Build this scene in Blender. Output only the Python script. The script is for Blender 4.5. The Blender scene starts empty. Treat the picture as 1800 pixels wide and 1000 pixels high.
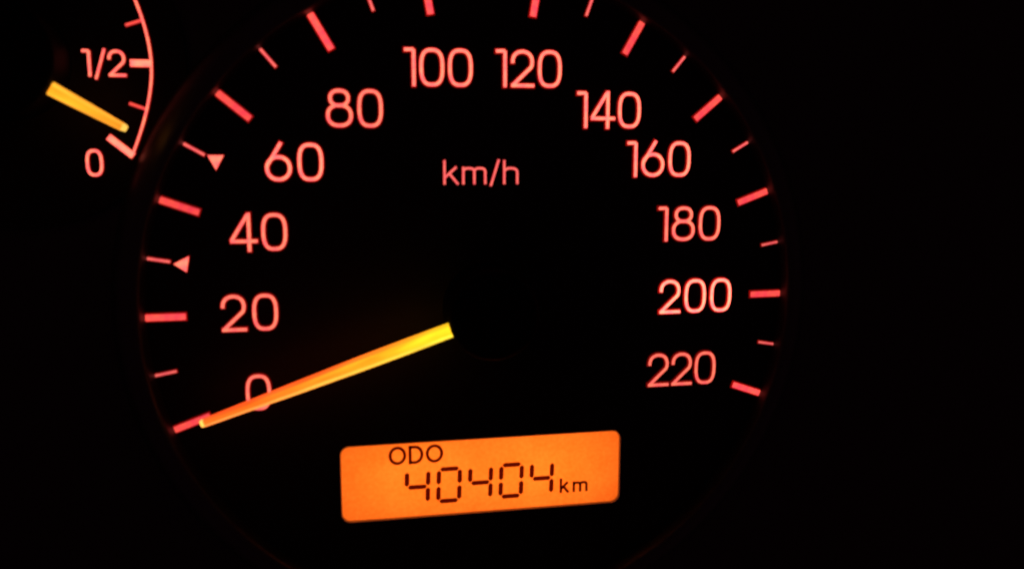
import bpy, bmesh, math, random
from mathutils import Matrix, Vector

# ------------------------------------------------------------------ camera, world, exposure
S = bpy.context.scene
C = bpy.context.collection
U = 0.042                       # one design unit: inner radius of the speed scale, 42 mm

cam = bpy.data.cameras.new("camera")
camo = bpy.data.objects.new("camera", cam); C.objects.link(camo)
cam.sensor_width = 36.0
cam.lens = 31.17
cam.clip_start = 0.002; cam.clip_end = 10.0
right = Vector((0.9813407648, -0.1922710757, 0.0014617558))
up = Vector((0.0274519490, 0.1476295821, 0.9886616697))
back = Vector((-0.1903068111, -0.9701738710, 0.1501531428))
m = Matrix((right, up, back)).transposed().to_4x4()
m.translation = Vector((-0.49795435, -3.03132397, 0.54187736)) * U
camo.matrix_world = m
cam.dof.use_dof = True          # the phone missed focus a little: everything is evenly soft
cam.dof.focus_distance = 0.20
cam.dof.aperture_fstop = 31.0
S.camera = camo

w = bpy.data.worlds.new("World"); S.world = w; w.use_nodes = True
bg = w.node_tree.nodes["Background"]
bg.inputs["Color"].default_value = (0.020, 0.005, 0.008, 1)   # dark cabin at night
bg.inputs["Strength"].default_value = 1.0

S.view_settings.view_transform = 'Standard'
S.view_settings.look = 'None'
S.view_settings.exposure = 0.0
S.view_settings.gamma = 1.0

# the lamps behind the odometer screen are in odometer_display's builder

# ------------------------------------------------------------------ materials
def new_mat(name):
    mt = bpy.data.materials.new(name); mt.use_nodes = True
    nt = mt.node_tree; nt.nodes.clear()
    out = nt.nodes.new("ShaderNodeOutputMaterial")
    return mt, nt, out

def plastic(name, col, rough, bump=0.0, scale=4000, spec=0.5, rvar=0.0):
    mt, nt, out = new_mat(name)
    b = nt.nodes.new("ShaderNodeBsdfPrincipled")
    b.inputs["Base Color"].default_value = (*col, 1)
    b.inputs["Roughness"].default_value = rough
    b.inputs["Specular IOR Level"].default_value = spec
    tc = nt.nodes.new("ShaderNodeTexCoord")
    n = nt.nodes.new("ShaderNodeTexNoise"); n.inputs["Scale"].default_value = scale
    n.inputs["Detail"].default_value = 4
    nt.links.new(tc.outputs["Object"], n.inputs["Vector"])
    if bump:
        bp = nt.nodes.new("ShaderNodeBump"); bp.inputs["Strength"].default_value = bump
        bp.inputs["Distance"].default_value = 0.00005
        nt.links.new(n.outputs["Fac"], bp.inputs["Height"])
        nt.links.new(bp.outputs["Normal"], b.inputs["Normal"])
    if rvar:
        n2 = nt.nodes.new("ShaderNodeTexNoise"); n2.inputs["Scale"].default_value = 150
        n2.inputs["Detail"].default_value = 6
        nt.links.new(tc.outputs["Object"], n2.inputs["Vector"])
        mr = nt.nodes.new("ShaderNodeMapRange")
        mr.inputs["To Min"].default_value = rough - rvar; mr.inputs["To Max"].default_value = rough + rvar
        nt.links.new(n2.outputs["Fac"], mr.inputs["Value"])
        nt.links.new(mr.outputs["Result"], b.inputs["Roughness"])
    nt.links.new(b.outputs["BSDF"], out.inputs["Surface"])
    return mt

def backlit(name, ca, cb, scale=900):
    """translucent ink lit from behind, also the painted edge halo; 'glow' on the object says how near its bulb is"""
    mt, nt, out = new_mat(name)
    tc = nt.nodes.new("ShaderNodeTexCoord")
    n = nt.nodes.new("ShaderNodeTexNoise"); n.inputs["Scale"].default_value = scale
    n.inputs["Detail"].default_value = 3
    nt.links.new(tc.outputs["Object"], n.inputs["Vector"])
    mr = nt.nodes.new("ShaderNodeMapRange")
    mr.inputs["From Min"].default_value = 0.35; mr.inputs["From Max"].default_value = 0.65
    nt.links.new(n.outputs["Fac"], mr.inputs["Value"])
    mx = nt.nodes.new("ShaderNodeMix"); mx.data_type = 'RGBA'
    mx.inputs["A"].default_value = (*ca, 1); mx.inputs["B"].default_value = (*cb, 1)
    nt.links.new(mr.outputs["Result"], mx.inputs["Factor"])
    at = nt.nodes.new("ShaderNodeAttribute"); at.attribute_type = 'OBJECT'; at.attribute_name = "glow"
    e = nt.nodes.new("ShaderNodeEmission")
    nt.links.new(mx.outputs["Result"], e.inputs["Color"])
    nt.links.new(at.outputs["Fac"], e.inputs["Strength"])
    nt.links.new(e.outputs["Emission"], out.inputs["Surface"])
    return mt

def light_pipe(name, near, far, x0, x1, power=1.0):
    """a needle is a light pipe fed by a bulb under the hub: it loses light along its length (local x)"""
    mt, nt, out = new_mat(name)
    tc = nt.nodes.new("ShaderNodeTexCoord")
    sp = nt.nodes.new("ShaderNodeSeparateXYZ"); nt.links.new(tc.outputs["Object"], sp.inputs["Vector"])
    mr = nt.nodes.new("ShaderNodeMapRange")
    mr.inputs["From Min"].default_value = x0; mr.inputs["From Max"].default_value = x1
    mr.inputs["To Min"].default_value = 1.0; mr.inputs["To Max"].default_value = 0.0
    nt.links.new(sp.outputs["X"], mr.inputs["Value"])
    pw = nt.nodes.new("ShaderNodeMath"); pw.operation = 'POWER'; pw.inputs[1].default_value = power
    nt.links.new(mr.outputs["Result"], pw.inputs[0])
    mx = nt.nodes.new("ShaderNodeMix"); mx.data_type = 'RGBA'
    mx.inputs["A"].default_value = (*far, 1); mx.inputs["B"].default_value = (*near, 1)
    nt.links.new(pw.outputs[0], mx.inputs["Factor"])
    n = nt.nodes.new("ShaderNodeTexNoise"); n.inputs["Scale"].default_value = 1100; n.inputs["Detail"].default_value = 3
    mp = nt.nodes.new("ShaderNodeMapping"); mp.inputs["Scale"].default_value = (.12, 1, 1)
    nt.links.new(tc.outputs["Object"], mp.inputs["Vector"]); nt.links.new(mp.outputs["Vector"], n.inputs["Vector"])
    m3 = nt.nodes.new("ShaderNodeMapRange"); m3.inputs["From Min"].default_value = .3; m3.inputs["From Max"].default_value = .7; m3.inputs["To Min"].default_value = 0.72; m3.inputs["To Max"].default_value = 1.30
    nt.links.new(n.outputs["Fac"], m3.inputs["Value"])
    e = nt.nodes.new("ShaderNodeEmission")
    nt.links.new(mx.outputs["Result"], e.inputs["Color"]); nt.links.new(m3.outputs["Result"], e.inputs["Strength"])
    nt.links.new(e.outputs["Emission"], out.inputs["Surface"])
    return mt

M_panel = plastic("black_grained_plastic", (0.014, 0.009, 0.010), 0.55, 0.5, 3000, 0.4)
M_face = plastic("matt_black_dial_print", (0.011, 0.005, 0.005), 0.65, 0.25, 6000, 0.12, 0.08)
M_bezel = plastic("satin_black_bezel", (0.010, 0.007, 0.007), 0.44, 0.15, 2500, 0.60, 0.05)
M_cap = plastic("smooth_black_cap", (0.004, 0.003, 0.003), 0.60, 0.1, 3000, 0.06)
M_num = backlit("backlit_numeral_ink", (2.1, 0.38, 0.215), (2.0, 0.21, 0.200))
M_tick = backlit("backlit_tick_ink", (1.35, 0.115, 0.080), (1.10, 0.060, 0.090), 1300)
M_fine = backlit("backlit_fine_ink", (1.35, 0.210, 0.165), (1.20, 0.140, 0.150))
M_halo = backlit("painted_halo_at_ink_edge", (0.34, 0.004, 0.002), (0.22, 0.002, 0.002))  # red halo round the ink, painted as dim emission on the chamfers

# ------------------------------------------------------------------ helpers
def obj(name, bm, mats, parent=None, loc=(0, 0, 0), rotz=0.0, glow=None, label=None, smooth=False):
    me = bpy.data.meshes.new(name)
    if smooth:
        for f in bm.faces: f.smooth = True
    bm.to_mesh(me); bm.free()
    for mt in (mats if isinstance(mats, (list, tuple)) else [mats]): me.materials.append(mt)
    return link(name, me, parent, loc, rotz, glow, label)

def link(name, me, parent=None, loc=(0, 0, 0), rotz=0.0, glow=None, label=None):
    o = bpy.data.objects.new(name, me); C.objects.link(o)
    o.parent = parent
    o.location = (loc[0] * U, loc[1] * U, loc[2] * U); o.rotation_euler = (0, 0, rotz)
    if glow is not None: o["glow"] = float(glow)
    if label: o["label"] = label
    return o

def thing(name, label, cat, x, y, z=0.0):
    """an Empty on the dial plane: local x right, local y up, local z towards the driver"""
    o = bpy.data.objects.new(name, None); C.objects.link(o)
    o.location = (x * U, -z * U, y * U); o.rotation_euler = (math.radians(90), 0, 0)
    o.empty_display_size = 0.01
    o["label"] = label; o["category"] = cat
    return o

def ribbon(bm, pts, wd, closed=False, z0=0.0, h=0.005, c=0.0022, endc=None):
    """a flat stroke of width wd along pts, its top at z0+h, with a chamfer of width c down to z0
    (material 0 on top, 1 on the chamfer); all in design units"""
    n = len(pts); rows = []
    hw = wd / 2
    P = [Vector(p) for p in pts]
    for i in range(n):
        if closed:
            a, b, d = P[i - 1], P[i], P[(i + 1) % n]
        else:
            a, b, d = P[max(i - 1, 0)], P[i], P[min(i + 1, n - 1)]
        t1 = (b - a).normalized() if (b - a).length > 1e-9 else (d - b).normalized()
        t2 = (d - b).normalized() if (d - b).length > 1e-9 else t1
        n1 = Vector((-t1.y, t1.x)); n2 = Vector((-t2.y, t2.x))
        mn = (n1 + n2).normalized(); k = 1.0 / max(0.35, mn.dot(n1))
        row = []
        for off, z in ((hw + c, z0), (hw, z0 + h), (-hw, z0 + h), (-hw - c, z0)):
            q = b + mn * off * k
            row.append((q.x, q.y, z))
        rows.append(row)
    if not closed:
        e = c if endc is None else endc
        t = (P[0] - P[1]).normalized(); lo = []
        for off in (hw + c, hw, -hw, -hw - c):
            nn = Vector((t.y, -t.x)); q = P[0] + t * e + nn * off
            lo.append((q.x, q.y, z0))
        rows.insert(0, lo)
        t = (P[-1] - P[-2]).normalized(); lo = []
        for off in (hw + c, hw, -hw, -hw - c):
            nn = Vector((-t.y, t.x)); q = P[-1] + t * e + nn * off
            lo.append((q.x, q.y, z0))
        rows.append(lo)
    V = [[bm.verts.new((x * U, y * U, z * U)) for x, y, z in r] for r in rows]
    R = len(V)
    for i in range(R if closed else R - 1):
        j = (i + 1) % R
        cap = (not closed) and (i == 0 or i == R - 2)
        for k in range(3):
            f = bm.faces.new((V[i][k], V[i][k + 1], V[j][k + 1], V[j][k]))
            f.material_index = 0 if (k == 1 and not cap) else 1
            f.normal_update()
            if f.normal.z < 0: f.normal_flip()

def arc(cx, cy, rx, ry, a0, a1, n=16, p=2.0):
    out = []
    for i in range(n + 1):
        a = math.radians(a0 + (a1 - a0) * i / n)
        ca, sa = math.cos(a), math.sin(a)
        out.append((cx + rx * math.copysign(abs(ca) ** (2 / p), ca), cy + ry * math.copysign(abs(sa) ** (2 / p), sa)))
    return out

# glyphs: height 1, outer box; s = stroke; returns (width, [(points, closed)])
def glyph(ch, s):
    q = s / 2
    if ch == '0':
        W = 0.672
        return W, [(arc(W/2, .5, W/2 - q, .5 - q, 0, 360, 40, 2.75)[:-1], True)]
    if ch == '1':
        W = 0.30
        return W, [([(W - q, 1 - q), (W - q, q * .2)], False), ([(0.0, 1 - q), (W - q, 1 - q)], False)]
    if ch == '2':
        W = 0.645; r = W/2 - q; cy = 1 - q - .27
        pts = arc(W/2, cy, r, .265, 186, -30, 24, 2.2)
        pts += [(q * 1.2, q + .015)]
        return W, [(pts, False), ([(q * .35, q), (W, q)], False)]
    if ch == '4':
        W = 0.695; x = W * .70
        return W, [([(x, 1), (x, 0)], False), ([(x - .02, 1 - q * .6), (q * .75, .285)], False), ([(q * .3, .27), (W, .27)], False)]
    if ch == '6':
        W = 0.69; r = W/2 - q; ry = .345 - q
        return W, [(arc(W/2, .345, r, ry, 0, 360, 36, 2.1)[:-1], True),
                   ([(W * .615, 1), (W * .30, .64), (W * .125, .45)], False)]
    if ch == '8':
        W = 0.705; q2 = q
        return W, [(arc(W/2, .315, W/2 - q, .315 - q, 0, 360, 32, 2.3)[:-1], True),
                   (arc(W/2, .775 - q*.35, W * .405 - q, .225 + q * .35 - q, 0, 360, 30, 2.3)[:-1], True)]
    if ch == 'k':
        W = 0.66
        return W, [([(q, 1), (q, 0)], False), ([(q, .27), (W * .84, .72)], False), ([(W * .42, .42), (W - q * .6, .0)], False)]
    if ch == 'm':
        W = 1.04; xs = [q, W/2, W - q]
        a = lambda x0, x1: arc((x0 + x1)/2, .72 - q - .16, (x1 - x0)/2, .16, 180, 0, 14, 2.6) + [(x1, 0)]
        return W, [([(xs[0], .72), (xs[0], 0)], False), (a(xs[0], xs[1]), False), (a(xs[1], xs[2]), False)]
    if ch == 'h':
        W = 0.67
        return W, [([(q, 1), (q, 0)], False), (arc(W/2, .72 - q - .2, W/2 - q, .2, 180, 0, 14, 2.5) + [(W - q, 0)], False)]
    if ch == '/':
        W = 0.44
        return W, [([(q * .8, -.08), (W - q * .8, 1.03)], False)]
    if ch == 'O':
        W = 0.92
        return W, [(arc(W/2, .5, W/2 - q, .5 - q, 0, 360, 36)[:-1], True)]
    if ch == 'D':
        W = 0.78
        return W, [([(q, 1), (q, 0)], False),
                   ([(q, 1 - q), (W * .42, 1 - q)] + arc(W * .42, .5, W * .58 - q, .5 - q, 90, -90, 20)[1:-1] + [(W * .42, q), (q, q)], False)]
    raise KeyError(ch)

def glyph_bm(ch, H, stroke, c, h, z0=0.0, wscale=1.0):
    """stroke = visible width incl. half of the chamfers; origin at the lower left corner"""
    W, strokes = glyph(ch, stroke / H)
    bm = bmesh.new()
    for i, (pts, closed) in enumerate(strokes):
        ribbon(bm, [(x * H * wscale, y * H) for x, y in pts], stroke - c, closed, z0, h + i * 0.0002, c)
    return bm, W * H * wscale

_cache = {}
def lettering(part, text, x, y, xr, H, stroke, parent, mats, glow=1.0, label=None, c=0.0042, h=0.0075, piece="digit", z=0.0015, wscale=1.0):
    """a number or word as a part of its own, each character a sub-part; fills x..xr"""
    root = link(part, None, parent, (x, y, z), 0, None, label)
    root.empty_display_size = 0.002
    items = []
    for ch in text:
        k = (ch, H, stroke, c, h, wscale, mats[0].name)
        if k not in _cache:
            bm, W = glyph_bm(ch, H, stroke, c, h, 0.0, wscale)
            me = bpy.data.meshes.new(piece); bm.to_mesh(me); bm.free()
            for mt in mats: me.materials.append(mt)
            _cache[k] = (me, W)
        items.append(_cache[k])
    tot = sum(W for _, W in items)
    gap = (xr - x - tot) / max(1, len(items) - 1) if xr else 0.009
    cx = 0.0
    for me, W in items:
        o = link(piece, me, root, (cx, 0, 0), 0, glow)
        cx += W + gap
    return root

def lathe(profile, n=160, cx=0.0, cy=0.0):
    """profile: (r, z) list; axis = local z"""
    bm = bmesh.new(); rings = []
    for r, z in profile:
        if r < 1e-6:
            rings.append([bm.verts.new((cx * U, cy * U, z * U))])
        else:
            rings.append([bm.verts.new(((cx + r * math.cos(2*math.pi*i/n)) * U, (cy + r * math.sin(2*math.pi*i/n)) * U, z * U)) for i in range(n)])
    for a, b in zip(rings, rings[1:]):
        for i in range(n):
            j = (i + 1) % n
            if len(a) == 1 and len(b) == 1: continue
            if len(b) == 1: bm.faces.new((a[i], a[j], b[0]))
            elif len(a) == 1: bm.faces.new((a[0], b[i], b[j]))
            else: bm.faces.new((a[i], a[j], b[j], b[i]))
    bmesh.ops.recalc_face_normals(bm, faces=bm.faces)
    return bm

def rounded_rect(wd, ht, r, n=8, cx=0.0, cy=0.0):
    out = []
    for sx, sy, a0 in ((1, 1, 0), (-1, 1, 90), (-1, -1, 180), (1, -1, 270)):
        for i in range(n + 1):
            a = math.radians(a0 + 90 * i / n)
            out.append((cx + sx * (wd/2 - r) + r * math.cos(a), cy + sy * (ht/2 - r) + r * math.sin(a)))
    return out

def loops_bm(loops, faces_cap=False):
    """skin between successive closed loops given as lists of (x,y,z)"""
    bm = bmesh.new()
    L = [[bm.verts.new((x * U, y * U, z * U)) for x, y, z in lp] for lp in loops]
    n = len(L[0])
    for a, b in zip(L, L[1:]):
        for i in range(n):
            j = (i + 1) % n
            bm.faces.new((a[i], a[j], b[j], b[i]))
    if faces_cap: bm.faces.new(L[-1])
    return bm, L

# ------------------------------------------------------------------ setting: the panel the gauges sit in
OX, OY, OW, OH = -0.0033, -0.6235, 1.026, 0.2830       # odometer window on the speed dial
def plate_with_hole(outer, hole, z, thick):
    bm = bmesh.new()
    def loop(pts, zz):
        vs = [bm.verts.new((x * U, y * U, zz * U)) for x, y in pts]
        es = [bm.edges.new((vs[i], vs[(i + 1) % len(vs)])) for i in range(len(vs))]
        return vs, es
    vo, eo = loop(outer, z); vh, eh = loop(hole, z)
    bmesh.ops.triangle_fill(bm, use_beauty=True, edges=eo + eh, normal=(0, 0, 1))
    for f in bm.faces:
        f.normal_update()
        if f.normal.z < 0: f.normal_flip()
    for vs in (vo, vh):
        lo = [bm.verts.new((v.co.x, v.co.y, v.co.z - thick * U)) for v in vs]
        n = len(vs)
        for i in range(n):
            j = (i + 1) % n
            bm.faces.new((vs[i], vs[j], lo[j], lo[i]))
    return bm

# panel plate lies behind the two dial plates, with a clear opening behind the odometer window
sq = [(-9, -6), (9, -6), (9, 6), (-9, 6)]
outer = []
for i in range(4):
    a, b = sq[i], sq[(i + 1) % 4]
    outer += [(a[0] + (b[0]-a[0])*k/6, a[1] + (b[1]-a[1])*k/6) for k in range(6)]
pm = plate_with_hole(outer, rounded_rect(OW + .10, OH + .10, .04, 6, OX, OY), -0.020, 0.04)
panel = obj("instrument_panel_backdrop", pm, M_panel)
panel.rotation_euler = (math.radians(90), 0, 0)
panel["kind"] = "structure"

# ------------------------------------------------------------------ speedometer
sp = thing("speedometer", "big round speed dial, red glowing numbers to 220, long orange needle resting at 0", "speedometer", 0, 0)
RB, BX, BY = 1.1190, -0.0040, 0.0050
circ = [(BX + (RB + .01) * math.cos(2*math.pi*i/180), BY + (RB + .01) * math.sin(2*math.pi*i/180)) for i in range(180)]
obj("dial_face", plate_with_hole(circ, rounded_rect(OW, OH, .034, 8, OX, OY), 0.0, 0.012), M_face, sp)

prof = [(RB, -0.01), (RB, 0.0), (RB + .003, .010), (RB + .010, .040), (RB + .013, .047), (RB + .018, .052), (RB + .025, .0545), (RB + .034, .0545),
        (RB + .048, .051), (RB + .066, .042), (RB + .084, .028), (RB + .100, .010), (RB + .110, -.012)]
obj("bezel", lathe(prof, 220, BX, BY), M_bezel, sp, smooth=True)

A0, ST = 0.3509, 0.34813 / 20          # radians: 0 km/h lies 20.1 degrees under the horizontal; step per km/h
def ang(v): return math.pi + A0 - ST * v
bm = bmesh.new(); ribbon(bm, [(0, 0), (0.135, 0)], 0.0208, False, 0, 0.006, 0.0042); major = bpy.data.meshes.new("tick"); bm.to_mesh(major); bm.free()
for mt in (M_tick, M_halo): major.materials.append(mt)
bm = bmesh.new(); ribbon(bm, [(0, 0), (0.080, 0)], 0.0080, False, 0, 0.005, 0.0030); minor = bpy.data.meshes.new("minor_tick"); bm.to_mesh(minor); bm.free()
for mt in (M_fine, M_halo): minor.materials.append(mt)
tg = {0: .9, 20: 1.1, 40: .85, 60: .95, 80: 1.25, 100: 1.25, 120: 1.3, 140: 1.0, 160: 1.05, 180: 1.0, 200: .95, 220: 1.2}
for v in range(0, 221, 20):
    a = ang(v); r = 1.0
    link("tick", major, sp, (r * math.cos(a), r * math.sin(a), .0015), a, tg[v])
for v in range(10, 220, 20):
    a = ang(v); r = 1.0545
    link("minor_tick", minor, sp, (r * math.cos(a), r * math.sin(a), .0015), a, {10: .8, 30: .9, 190: .75, 210: .75}.get(v, .95))

def tri_bm(pts, h=.005, c=.002):
    cx = sum(p[0] for p in pts) / 3; cy = sum(p[1] for p in pts) / 3
    P = [(x - cx, y - cy) for x, y in pts]
    if (P[1][0]-P[0][0])*(P[2][1]-P[0][1]) - (P[1][1]-P[0][1])*(P[2][0]-P[0][0]) < 0: P.reverse()
    bm = bmesh.new()
    k = 1 - c / .015
    t = [bm.verts.new((x * k * U, y * k * U, h * U)) for x, y in P]
    b = [bm.verts.new((x * U, y * U, 0)) for x, y in P]
    bm.faces.new(t)
    for i in range(3):
        j = (i + 1) % 3
        f = bm.faces.new((t[j], t[i], b[i], b[j])); f.material_index = 1
        f.normal_update()
    return bm, (cx, cy, .0015)
for pts, lab in (([(-1.033, .172), (-.977, .200), (-.988, .141)], "small glowing triangle under the mark between 20 and 40"),
                 ([(-.910, .5245), (-.853, .5245), (-.8820, .471)], "small glowing triangle beside the mark between 40 and 60")):
    bm, loc = tri_bm(pts)
    obj("triangle_marker", bm, [M_num, M_halo], sp, loc, 0, .95)

NH, NS = 0.1275, 0.0147
nums = {'0': (-.8217, -.3345, None, .72), '20': (-.8891, -.0600, -.7034, .78), '40': (-.8499, .2080, -.6639, .85), '60': (-.7295, .4365, -.5400, 1.1),
        '80': (-.5294, .6120, -.3414, .85), '100': (-.2693, .7485, -.0395, 1.05), '120': (.0391, .7500, .2684, 1.1), '140': (.3245, .6150, .5562, 1.2),
        '160': (.5093, .4455, .7471, 1.25), '180': (.6308, .2145, .8699, .9), '200': (.6413, -.0510, .9233, 1.8), '220': (.6045, -.3235, .8717, .66)}
for t, (x, y, xr, g) in nums.items():
    lettering("numeral", t, x, y, xr, NH, NS, sp, [M_num, M_halo], g, "glowing speed number " + t)
lettering("unit_lettering", "km/h", -.1433, .4245, .1182, .0815, .0090, sp, [M_fine, M_halo], .95, "glowing letters km/h", c=.0016, h=.004, piece="letter")

def needle(parent, ang_, r0, r1, z, hws, mats, thick=.022, cz=.007):
    """tapered bar with a flat top and chamfered flanks; mats: top, lower flank, upper flank, end"""
    bm = bmesh.new()
    rows = []
    ns = len(hws)
    for i, hw in enumerate(hws):
        r = r0 + (r1 - r0) * i / (ns - 1)
        cf = min(.0095, hw * .45)
        rows.append([(r, hw, -thick), (r, hw, -cz), (r, hw - cf * 1.25, 0), (r, -hw + cf * .8, 0), (r, -hw, -cz), (r, -hw, -thick)])
    e = rows[-1]; rows[-1] = [(x - .0, y, zz) for x, y, zz in e]
    rows.append([(r1 + .012, y * .75, zz if zz < -.01 else -cz) for x, y, zz in e])
    V = [[bm.verts.new((x * U, y * U, zz * U)) for x, y, zz in r] for r in rows]
    for i in range(len(V) - 1):
        last = i == len(V) - 2
        for k in range(6):
            l = (k + 1) % 6
            f = bm.faces.new((V[i][k], V[i][l], V[i + 1][l], V[i + 1][k]))
            f.material_index = 3 if last else {0: 2, 1: 2, 2: 0, 3: 1, 4: 1, 5: 0}[k]
    f = bm.faces.new(V[0]); f.material_index = 1
    f = bm.faces.new(V[-1]); f.material_index = 3
    bmesh.ops.remove_doubles(bm, verts=bm.verts, dist=1e-7)
    bmesh.ops.recalc_face_normals(bm, faces=bm.faces)
    return obj("needle", bm, mats, parent, (0, 0, z), ang_)

ZN = 0.178
xs, xe = .14 * U, 1.0 * U
M_n_top = light_pipe("needle_light_pipe", (1.6, .92, .02), (1.7, .190, .016), xs, xe, 2.2)
M_n_low = light_pipe("needle_bright_flank", (1.6, 1.05, .06), (1.6, .38, .075), xs, xe, 1.6)
M_n_up = light_pipe("needle_dim_flank", (1.4, .80, .02), (1.5, .125, .018), xs, xe, 4.0)
M_n_end = light_pipe("needle_bright_end", (1.6, .70, .12), (1.6, .70, .12), xs, xe)
# local x runs out along the needle; local +y is then the lower side of the picture (the needle points left)
needle(sp, math.radians(198.85), .10, .988, ZN, [.0235, .0242, .0242, .0238, .0228, .021, .0190, .0165, .0142, .012], [M_n_top, M_n_up, M_n_low, M_n_end])
hub = lathe([(.152, -.165), (.152, .012), (.150, .022), (.144, .029), (.134, .033), (.06, .036), (0, .037)], 96)
obj("hub_cap", hub, M_cap, sp, (0, 0, ZN), smooth=True)

# ------------------------------------------------------------------ fuel gauge
FX, FY = -1.475, 0.808
fg = thing("fuel_gauge", "small fuel dial left of the speedometer, curved red scale, short yellow needle near empty", "fuel gauge", FX, FY)
fc = lathe([(0, -.004), (.515, -.004), (.520, -.007), (.520, -.018)], 120)
obj("dial_face", fc, M_face, fg)
def ra(deg): return .4125 + .031 * (abs(deg) / 40.0) ** 3
bm = bmesh.new()
ribbon(bm, [(ra(d) * math.cos(math.radians(d)), ra(d) * math.sin(math.radians(d))) for d in [i - 40.2 for i in range(0, 81)]], .0068, False, 0, .005, .0028)
obj("scale_arc", bm, [M_num, M_halo], fg, (0, 0, -.0025), 0, .95)
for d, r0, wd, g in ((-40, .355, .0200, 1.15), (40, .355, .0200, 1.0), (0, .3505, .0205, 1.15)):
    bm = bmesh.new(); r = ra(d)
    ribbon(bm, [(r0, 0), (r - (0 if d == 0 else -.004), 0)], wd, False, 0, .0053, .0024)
    o = obj("tick", bm, [M_num, M_halo], fg, (0, 0, -.0025), math.radians(d), g)
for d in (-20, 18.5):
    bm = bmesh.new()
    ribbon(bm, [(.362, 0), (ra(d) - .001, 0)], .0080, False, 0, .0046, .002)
    obj("minor_tick", bm, [M_tick, M_halo], fg, (0, 0, -.0025), math.radians(d), .9)
lettering("numeral", "1", -1.2643 - FX, .7640 - FY, None, .0835, .0100, fg, [M_num, M_halo], 1.0, "glowing figure 1 of the half mark", c=.002, z=-.0025)
lettering("numeral", "2", -1.1905 - FX, .7650 - FY, None, .0835, .0100, fg, [M_num, M_halo], .95, "glowing figure 2 of the half mark", c=.002, z=-.0025, wscale=.98)
lettering("fraction_bar", "/", -1.2310 - FX, .7640 - FY, None, .0835, .0092, fg, [M_num, M_halo], .95, None, c=.002, z=-.0025, piece="stroke")
lettering("numeral", "0", -1.2740 - FX, .4560 - FY, None, .0855, .0098, fg, [M_num, M_halo], 1.1, "glowing figure 0 of the empty mark", c=.002, z=-.0025, wscale=.88)
xs2, xe2 = .17 * U, .41 * U
F_top = light_pipe("fuel_needle_light_pipe", (1.5, .47, .020), (1.5, .35, .020), xs2, xe2)
F_low = light_pipe("fuel_needle_bright_flank", (1.5, .60, .04), (1.5, .50, .04), xs2, xe2)
F_end = light_pipe("fuel_needle_bright_end", (1.5, .80, .13), (1.5, .80, .13), xs2, xe2)
needle(fg, math.radians(-29.97), .12, .402, .165, [.0220, .0205, .0185, .0165, .0140, .0115], [F_top, F_low, F_low, F_end])
obj("hub_cap", lathe([(.1815, -.16), (.1815, .012), (.179, .022), (.171, .029), (.15, .033), (.06, .036), (0, .037)], 96), M_cap, fg, (0, 0, .165), smooth=True)

# ------------------------------------------------------------------ odometer display
od = thing("odometer_display", "orange backlit display under the speed dial's centre reading ODO 40404 km", "display", OX, OY)
# diffuser plate lit from behind by two lamps in a white box
mt, nt, out = new_mat("orange_diffuser")
tc = nt.nodes.new("ShaderNodeTexCoord")
n = nt.nodes.new("ShaderNodeTexNoise"); n.inputs["Scale"].default_value = 1600; n.inputs["Detail"].default_value = 3
nt.links.new(tc.outputs["Object"], n.inputs["Vector"])
mx = nt.nodes.new("ShaderNodeMix"); mx.data_type = 'RGBA'
mx.inputs["A"].default_value = (.86, .68, .50, 1); mx.inputs["B"].default_value = (.92, .96, .96, 1)
n2 = nt.nodes.new("ShaderNodeTexNoise"); n2.inputs["Scale"].default_value = 170; n2.inputs["Detail"].default_value = 2  # broad noise paints uneven backlight into the diffuser colour
nt.links.new(tc.outputs["Object"], n2.inputs["Vector"])
av = nt.nodes.new("ShaderNodeMath"); av.operation = 'ADD'
nt.links.new(n.outputs["Fac"], av.inputs[0]); nt.links.new(n2.outputs["Fac"], av.inputs[1])
cr = nt.nodes.new("ShaderNodeMapRange"); cr.inputs["From Min"].default_value = .6; cr.inputs["From Max"].default_value = 1.4
nt.links.new(av.outputs[0], cr.inputs["Value"])
nt.links.new(cr.outputs["Result"], mx.inputs["Factor"])
tr = nt.nodes.new("ShaderNodeBsdfTranslucent"); nt.links.new(mx.outputs["Result"], tr.inputs["Color"])
nt.links.new(tr.outputs["BSDF"], out.inputs["Surface"]); M_diff = mt
M_white = plastic("white_lamp_box", (.75, .75, .75), .8)
# dark liquid crystal print lets a little of the light through
mt, nt, out = new_mat("dark_liquid_crystal")
tb = nt.nodes.new("ShaderNodeBsdfTransparent"); tb.inputs["Color"].default_value = (.062, .012, .012, 1)
nt.links.new(tb.outputs["BSDF"], out.inputs["Surface"]); M_lcd = mt

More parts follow.
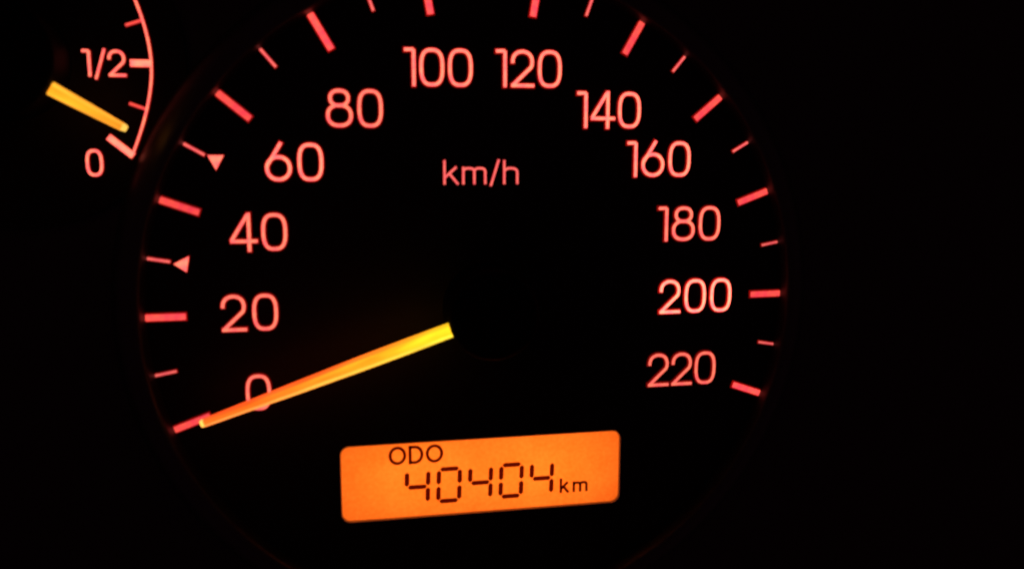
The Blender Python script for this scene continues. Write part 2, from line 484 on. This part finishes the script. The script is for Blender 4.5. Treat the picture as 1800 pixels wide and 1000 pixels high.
bm = bmesh.new()
bm.faces.new([bm.verts.new((x * U, y * U, 0)) for x, y in rounded_rect(OW + .03, OH + .03, .045, 8)])
obj("screen", bm, M_diff, od, (0, 0, -.0135))
lp = lambda g, r, z: [(x, y, z) for x, y in rounded_rect(OW + g, OH + g, r, 8)]
bm, _ = loops_bm([lp(.03, .045, -.014), lp(.03, .045, -.30)], True)
obj("lamp_box", bm, M_white, od)
bm, _ = loops_bm([lp(.0, .034, .0005), lp(-.003, .033, .0015), lp(-.007, .031, -.0005), lp(-.008, .031, -.012)])
obj("window_frame", bm, plastic("grey_window_edge", (.45, .42, .40), .5), od)
for lx, pw in ((-.26, 1.0), (.24, 1.05)):
    L = bpy.data.lights.new("backlight_lamp", 'AREA'); L.shape = 'RECTANGLE'
    L.size = .42 * U; L.size_y = .18 * U; L.energy = 0.0021 * pw
    L.color = (1.0, .150, .010)
    lo = bpy.data.objects.new("backlight_lamp", L); C.objects.link(lo); lo.parent = od
    lo.location = (lx * U, .012 * U, -.27 * U); lo.rotation_euler = (math.radians(180), 0, 0)

def segment_bm(ax, ay, bx, by, t):
    """a six-sided bar from a to b, thickness t, tapering at both ends"""
    d = Vector((bx - ax, by - ay)); L = d.length; d.normalize(); nn = Vector((-d.y, d.x)); e = t * .42
    P = [(0, 0), (e, t/2), (L - e, t/2), (L, 0), (L - e, -t/2), (e, -t/2)]
    bm = bmesh.new(); sh = .035
    pts = [(ax + d.x * u + nn.x * v, ay + d.y * u + nn.y * v) for u, v in P]
    vs = [bm.verts.new(((x + sh * y) * U, y * U, 0)) for x, y in pts]
    f = bm.faces.new(vs); f.normal_update()
    if f.normal.z < 0: f.normal_flip()
    return bm
DW, DH, T = .076, .1195, .0170
hx, hy = DW / 2, DH / 2; g = .0030
SEG = {'a': (-hx + g, hy, hx - g, hy), 'd': (-hx + g, -hy, hx - g, -hy), 'g': (-hx + g, 0, hx - g, 0),
       'f': (-hx, g, -hx, hy - g), 'e': (-hx, -hy + g, -hx, -g), 'b': (hx, g, hx, hy - g), 'c': (hx, -hy + g, hx, -g)}
segm = {}
for k, v in SEG.items():
    bm = segment_bm(*v, T); me = bpy.data.meshes.new("segment"); bm.to_mesh(me); bm.free(); me.materials.append(M_lcd); segm[k] = me
for i, ch in enumerate("40404"):
    d = link("digit", None, od, (-.2455 + .1142 * i - OX, -.6535 - OY, -.0125), 0, None, "dark display figure " + ch)
    d.empty_display_size = .002
    for k in ("fgbc" if ch == '4' else "abcdef"):
        link("segment", segm[k], d)
def flat_text(part, text, x, y, xr, H, stroke, label):
    r = lettering(part, text, x, y, xr, H, stroke, od, [M_lcd, M_lcd], 1.0, label, c=0.0004, h=.0001, piece="letter", z=-.0125)
    return r
flat_text("caption", "ODO", -.3462 - OX, -.5665 - OY, -.1515 - OX, .0685, .0112, "dark display letters ODO")
flat_text("unit_lettering", "km", .2799 - OX, -.7155 - OY, .3879 - OX, .0560, .0098, "dark display letters km")
